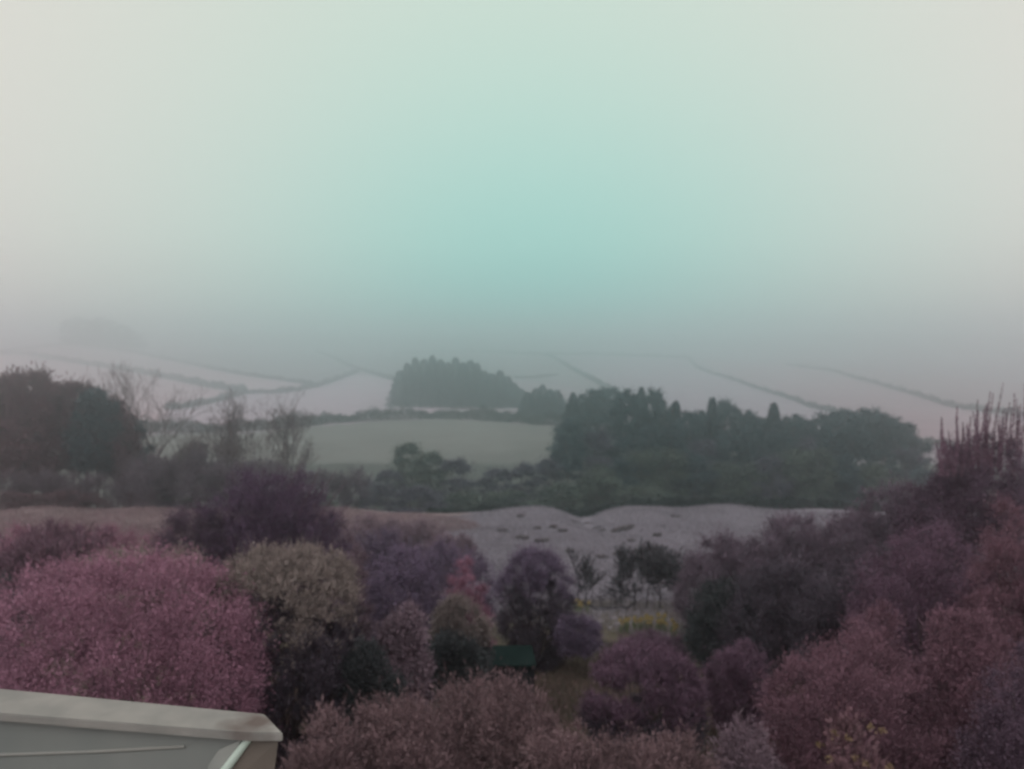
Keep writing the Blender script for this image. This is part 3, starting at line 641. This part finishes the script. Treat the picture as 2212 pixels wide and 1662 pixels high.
# grass
def grass(name, cx, cy, rx, ry, n, L, mat, label, seed):
    rg = rng(seed); th = rg.uniform(0, 6.28, n); r = np.sqrt(rg.random(n))
    x = cx + r * np.cos(th) * rx; y = cy + r * np.sin(th) * ry
    c = np.stack([x, y, h(x, y)], 1) - [cx, cy, 0]
    V, F = leaves(c, rg.normal(size=(n, 3)) * .45 + [0, 0, .8], rg.uniform(.5, 1.4, n) * L, L * .12, rg)
    tag(mesh_obj(name, V, F, mat, loc=(cx, cy, 0)), label, 'grass', kind='stuff')
GR = lm('lawn_blade', (.115, .115, .08), 1.6, scale=.8)
grass('lawn_grass', 1.4, 17.5, 2.6, 3.6, 60000, .10, GR, 'olive winter lawn grass between the green chest and purple dome', 1)
grass('rough_grass', 0.5, 13.0, 6.5, 5.5, 90000, .14, lm('rough_blade', (.115, .095, .075), 1.9, scale=.9), 'rough brown and olive grass between the garden shrubs', 2)
grass('field_grass', 9, 42, 19, 21, 220000, .16, lm('frost_blade', (.195, .205, .215), 1.35, scale=.2), 'pale frosted grass on the open field beyond the garden', 3)
grass('strip_grass', -22, 52, 20, 9, 70000, .25, lm('strip_blade', (.205, .17, .165), 1.4, scale=.2), 'pale brown rough grass strip below the pine stand', 4)

# stones and daffodils
ST = plain_mat('pale_stone', (.16, .17, .17), (.23, .235, .23), 9, .85, .5)
def stone(px, py, wpx, i):
    rg = rng(300 + i); p = hit(px, py, 12, 40); s = wpx * p[1] / 1805.0 / 2
    import bmesh
    bm = bmesh.new(); bmesh.ops.create_icosphere(bm, subdivisions=3, radius=1)
    ph = rg.uniform(0, 6, 6)
    for v in bm.verts:
        q = v.co; f = 1 + .13 * math.sin(q.x * 3 + ph[0]) + .12 * math.sin(q.y * 4 + ph[1]) + .1 * math.sin(q.z * 5 + q.x * 2 + ph[2])
        v.co = (q.x * f * s, q.y * f * s * .8, max(q.z * f * s * .6, -.3 * s))
    me = bpy.data.meshes.new('garden_stone'); bm.to_mesh(me); bm.free(); me.materials.append(ST)
    for pl in me.polygons: pl.use_smooth = True
    o = bpy.data.objects.new('garden_stone', me); COL.objects.link(o); o.location = p + [0, 0, .1 * s]
    tag(o, ['pale round garden stone left of the daffodil row', 'pale stone furthest left under the saplings', 'lower pale stone beside the left end of daffodil row', 'pale upper stone under the leafless thicket', 'small pale stone in front of the stone group', 'flat pale stone nearest the daffodils'][i], 'stone', 'pale stones under the saplings')
for i, (px, py, wd) in enumerate([(1326, 1338, 18), (1297, 1345, 15), (1338, 1352, 18), (1352, 1312, 20), (1318, 1358, 11), (1362, 1348, 14)]): stone(px, py, wd, i)
YEL = plain_mat('daffodil_petal', (.26, .23, .08), (.34, .30, .13), 20, .6)
STG = plain_mat('daffodil_leaf', (.10, .15, .07), (.16, .21, .10), 8, .6)
def daff_meshes():
    rg = rng(9); V, F = leaves(rg.normal(size=(7, 3)) * [.02, .02, 0], rg.normal(size=(7, 3)) * .25 + [0, 0, 1], .28, .022, rg)
    V2, F2 = tubes([(0, 0, 0, 0, 0, .33, .006, .005)], 5)
    ng = len(V); V = np.concatenate([V, V2]); F = np.concatenate([F, F2 + ng])
    root = mesh_obj('daffodil', V, F, STG)
    th = np.arange(6) * math.pi / 3; c = np.tile([[0, -.02, .34]], (6, 1)); a = np.stack([np.cos(th), np.full(6, -.25), np.sin(th)], 1)
    Vp = []; 
    for q in range(6):
        s = np.array([-math.sin(th[q]), 0, math.cos(th[q])]); ax = a[q]
        Vp += [c[q], c[q] + ax * .035 + s * .022, c[q] + ax * .075, c[q] + ax * .035 - s * .022]
    Vt, Ft = tubes([(0, -.02, .34, 0, -.075, .335, .016, .028)], 8)
    fl = mesh_obj('flower', np.concatenate([np.array(Vp), Vt]), np.concatenate([np.arange(24).reshape(6, 4), Ft + 24]), YEL, root)
    return root
d0 = daff_meshes(); rg = rng(12)
spots = [(1240 + rg.uniform(0, 34), 1312 + rg.uniform(-7, 7)) for _ in range(9)] + [(1340 + rg.uniform(0, 72), 1352 + rg.uniform(-7, 7)) for _ in range(24)] + [(1418 + rg.uniform(0, 24), 1352 + rg.uniform(-9, 9)) for _ in range(12)] + [(1452 + rg.uniform(0, 12), 1364 + rg.uniform(-8, 12)) for _ in range(5)]
for i, (px, py) in enumerate(spots):
    o = d0 if i == 0 else copy_tree(d0)
    p = hit(px, py + 12, 12, 40); o.location = p; o.rotation_euler.z = rg.uniform(-.9, .9); o.scale = [rg.uniform(.85, 1.2)] * 3
    tag(o, 'yellow daffodil in the small clump beside the dark rounded shrub' if i < 9 else 'yellow daffodil in the long row under the leafless thicket' if i < 33 else 'yellow daffodil in the brightest bunch at right end of the row' if i < 45 else 'yellow daffodil in the last few right of the brightest bunch', 'flower', 'daffodils')

# ------------------------------------------------------------------ dark green garden chest
import bmesh
def box(bm, x0, x1, y0, y1, z0, z1):
    vs = [bm.verts.new(v) for v in ((x0, y0, z0), (x1, y0, z0), (x1, y1, z0), (x0, y1, z0), (x0, y0, z1), (x1, y0, z1), (x1, y1, z1), (x0, y1, z1))]
    for f in ((0, 3, 2, 1), (4, 5, 6, 7), (0, 1, 5, 4), (1, 2, 6, 5), (2, 3, 7, 6), (3, 0, 4, 7)): bm.faces.new([vs[i] for i in f])
def bm_obj(name, bm, mat, parent=None, bevel=0.0):
    if bevel: bmesh.ops.bevel(bm, geom=bm.edges[:], offset=bevel, segments=2, affect='EDGES')
    bmesh.ops.recalc_face_normals(bm, faces=bm.faces[:])
    me = bpy.data.meshes.new(name); bm.to_mesh(me); bm.free(); me.materials.append(mat)
    o = bpy.data.objects.new(name, me); COL.objects.link(o); o.parent = parent; return o
GM = plain_mat('green_lid', (.004, .013, .011), (.008, .020, .017), 5, .9, 0, .05)
GD = plain_mat('dark_green_panel', (.005, .010, .011), (.009, .016, .017), 7, .7)
pc = P(1106, 1478, 14.2); cz = float(h(0, 14.2))
ch = empty('garden_chest', (P(1106, 1400, 14.2)[0], 14.2, cz)); tag(ch, 'dark green garden chest with sloping lid beside the dome conifer', 'chest')
zt = P(1106, 1437, 14.0)[2] - cz; ztb = P(1106, 1394, 14.75)[2] - cz
bm = bmesh.new()
v = [bm.verts.new(q) for q in ((-.40, -.22, zt), (.42, -.22, zt), (.36, .55, ztb), (-.36, .55, ztb), (-.40, -.22, zt - .035), (.42, -.22, zt - .035), (.36, .55, ztb - .035), (-.36, .55, ztb - .035))]
for f in ((0, 1, 2, 3), (7, 6, 5, 4), (0, 4, 5, 1), (1, 5, 6, 2), (2, 6, 7, 3), (3, 7, 4, 0)): bm.faces.new([v[i] for i in f])
bm_obj('lid', bm, GM, ch, .006)
bm = bmesh.new(); box(bm, -.37, .385, -.17, .5, .0, zt - .036); bm_obj('body', bm, GD, ch, .008)
for sx in (-.36, -.12, .12, .355):
    bm = bmesh.new(); box(bm, sx - .02, sx + .02, -.192, -.173, .02, zt - .05); bm_obj('batten', bm, GM if False else GD, ch)

# ------------------------------------------------------------------ porch corner at bottom left
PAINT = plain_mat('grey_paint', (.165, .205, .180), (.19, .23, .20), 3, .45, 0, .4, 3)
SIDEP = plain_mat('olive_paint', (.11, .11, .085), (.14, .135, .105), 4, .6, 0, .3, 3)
STRIP = plain_mat('white_strip', (.42, .60, .48), (.50, .68, .55), 10, .35, 0, .5)
def capping_mat():
    m = plain_mat('weathered_capping', (.18, .205, .175), (.235, .26, .22), 7, .8, .25)
    t = m.node_tree; L = t.links.new; bs = t.nodes['Principled BSDF']
    src = [l for l in t.links if l.to_socket == bs.inputs['Base Color']][0].from_socket
    tcn = t.nodes.new('ShaderNodeTexCoord')
    # a lichen stain near the end and small spots
    vd = t.nodes.new('ShaderNodeVectorMath'); vd.operation = 'DISTANCE'; L(tcn.outputs['Object'], vd.inputs[0]); vd.inputs[1].default_value = STAIN
    no = t.nodes.new('ShaderNodeTexNoise'); no.inputs['Scale'].default_value = 16; L(tcn.outputs['Object'], no.inputs['Vector'])
    ad = t.nodes.new('ShaderNodeMath'); ad.operation = 'MULTIPLY_ADD'; L(no.outputs[0], ad.inputs[0]); ad.inputs[1].default_value = .12; L(vd.outputs['Value'], ad.inputs[2])
    mr = t.nodes.new('ShaderNodeMapRange'); L(ad.outputs[0], mr.inputs[0]); mr.inputs[1].default_value = .08; mr.inputs[2].default_value = .17; mr.inputs[3].default_value = .85; mr.inputs[4].default_value = 0
    mx = t.nodes.new('ShaderNodeMix'); mx.data_type = 'RGBA'; L(mr.outputs[0], mx.inputs[0]); L(src, mx.inputs[6]); mx.inputs[7].default_value = (.085, .07, .055, 1)
    L(mx.outputs[2], bs.inputs['Base Color'])
    return m
zc = 6 - 1.2
def atz(px, py, z):
    r = ray(px, py); return CAM + r * ((z - 6) / r[2])
bl, br = atz(-160, 1472, zc), atz(572, 1542, zc)
tip, fr, fl = atz(612, 1584, zc), atz(532, 1582, zc), atz(-160, 1529, zc)
pr = empty('porch', (float(fr[0]), float(fr[1]), float(h(fr[0], fr[1])))); tag(pr, 'grey painted porch corner with weathered pale capping at bottom left', 'porch')
po = np.array(pr.location)
STAIN = tuple(atz(545, 1562, zc) - po)
def prism(name, top, bot, mat, bevel=0):
    bm = bmesh.new(); a = [bm.verts.new(p - po) for p in top]; b = [bm.verts.new(p - po) for p in bot]; n = len(a)
    bm.faces.new(a); bm.faces.new(b[::-1])
    for i in range(n): j = (i + 1) % n; bm.faces.new((a[j], a[i], b[i], b[j]))
    return bm_obj(name, bm, mat, pr, bevel)
dz = np.array([0, 0, 1.0])
top = [fl, fr, tip, br, bl]
ca = prism('capping', top, [p - dz * .028 for p in top], None or capping_mat(), .004)
def inset(p, dx, dy): return p + np.array([dx, dy, 0])
f0, f1 = inset(fl, 0, .03), inset(fr, 0.0, .03); s1 = inset(tip, -.02, .015); b1 = inset(br, -.02, -.0)
z1 = .030
low1 = atz(484, 1655, f1[2] - .25); drop = np.array([low1[0] - f1[0], .05, -.34])
g = .34 / .25; drop = np.array([(low1[0] - f1[0]) * g, 0.04, -.34])
# leaning upper faces under the capping
prism('front_panel', [f0 - dz * z1, f1 - dz * z1, f1 - dz * z1 + [-.03, .06, 0], f0 - dz * z1 + [0, .06, 0]],
      [f0 + [drop[0], .04, drop[2]], f1 + drop, f1 + drop + [-.03, .06, 0], f0 + [drop[0], .10, drop[2]]], PAINT)
sd = np.array([-.05, .03, -.34])
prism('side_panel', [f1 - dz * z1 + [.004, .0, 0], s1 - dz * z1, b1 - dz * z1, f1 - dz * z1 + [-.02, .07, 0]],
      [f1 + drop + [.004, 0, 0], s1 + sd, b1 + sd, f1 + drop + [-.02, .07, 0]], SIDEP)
n1 = f1 - dz * (z1 + .002); n2 = f1 + drop
V, F = tubes([(*(n1 + [.0, -.004, 0] - po), *(n2 + [.0, -.004, 0] - po), .012, .019)], 10); mesh_obj('corner_strip', V, F, STRIP, pr, smooth=True)
ml0, ml1 = P(-120, 1640, 2.70), P(420, 1612, 2.60)
def on_panel(px, py):
    # intersect the view ray with the leaning front panel
    nrm = np.cross((f1 - f0), (f1 + drop) - (f1 - dz * z1)); r = ray(px, py); t = np.dot(f1 - dz * z1 - CAM, nrm) / np.dot(r, nrm); return CAM + r * t
ml = [on_panel(x, y) for x, y in ((-150, 1637), (0, 1631), (200, 1624), (400, 1613))]
V, F = tubes([(*(ml[i] - po), *(ml[i + 1] - po), .006, .006) for i in range(3)], 8); mesh_obj('moulding', V, F, plain_mat('pale_moulding', (.20, .235, .20), (.22, .25, .21), 5, .5), pr, smooth=True)
tv = [on_panel(x, y) + np.array([0, -.004, 0]) - po for x, y in ((523, 1596), (489, 1664), (478, 1690), (444, 1690), (452, 1650), (474, 1618))]  # pale wedge on the front panel, a reflection put into the colour
bm = bmesh.new(); fa = bm.faces.new([bm.verts.new(p) for p in tv]); ex = bmesh.ops.extrude_face_region(bm, geom=[fa])
bmesh.ops.translate(bm, verts=[v for v in ex['geom'] if isinstance(v, bmesh.types.BMVert)], vec=(0, -.004, 0))
bm_obj('reflection_patch', bm, plain_mat('reflection_paint', (.24, .29, .25), (.30, .35, .30), 9, .5), pr)
# plain walls below, down to the ground
fb0, fb1, sb, bb = f0 + [drop[0], .04, drop[2]], f1 + drop, s1 + sd, b1 + sd
w_top = [fb0 - dz * .002, fb1 - dz * .002, sb - dz * .002, bb + [-.0, .02, -.002], fb0 + [0, .5, -.002]]
prism('wall', w_top, [np.array([p[0], p[1], po[2] - .3]) for p in w_top], PAINT)

# ------------------------------------------------------------------ haze
bm = bmesh.new(); box(bm, -2600, 2600, -70, 1700, -18.5, 34.0)
me = bpy.data.meshes.new('haze'); bmesh.ops.recalc_face_normals(bm, faces=bm.faces[:]); bm.to_mesh(me); bm.free()
hz = bpy.data.objects.new('haze', me); COL.objects.link(hz); tag(hz, 'pale freezing mist filling the valley and hiding the far hill', 'haze', kind='stuff')
hm = bpy.data.materials.new('mist'); hm.use_nodes = True; t = hm.node_tree; t.nodes.clear()
pv = t.nodes.new('ShaderNodeVolumePrincipled'); pv.inputs['Color'].default_value = (.87, .97, .985, 1); pv.inputs['Density'].default_value = .0036; pv.inputs['Anisotropy'].default_value = .9
ou = t.nodes.new('ShaderNodeOutputMaterial'); t.links.new(pv.outputs[0], ou.inputs['Volume']); me.materials.append(hm)
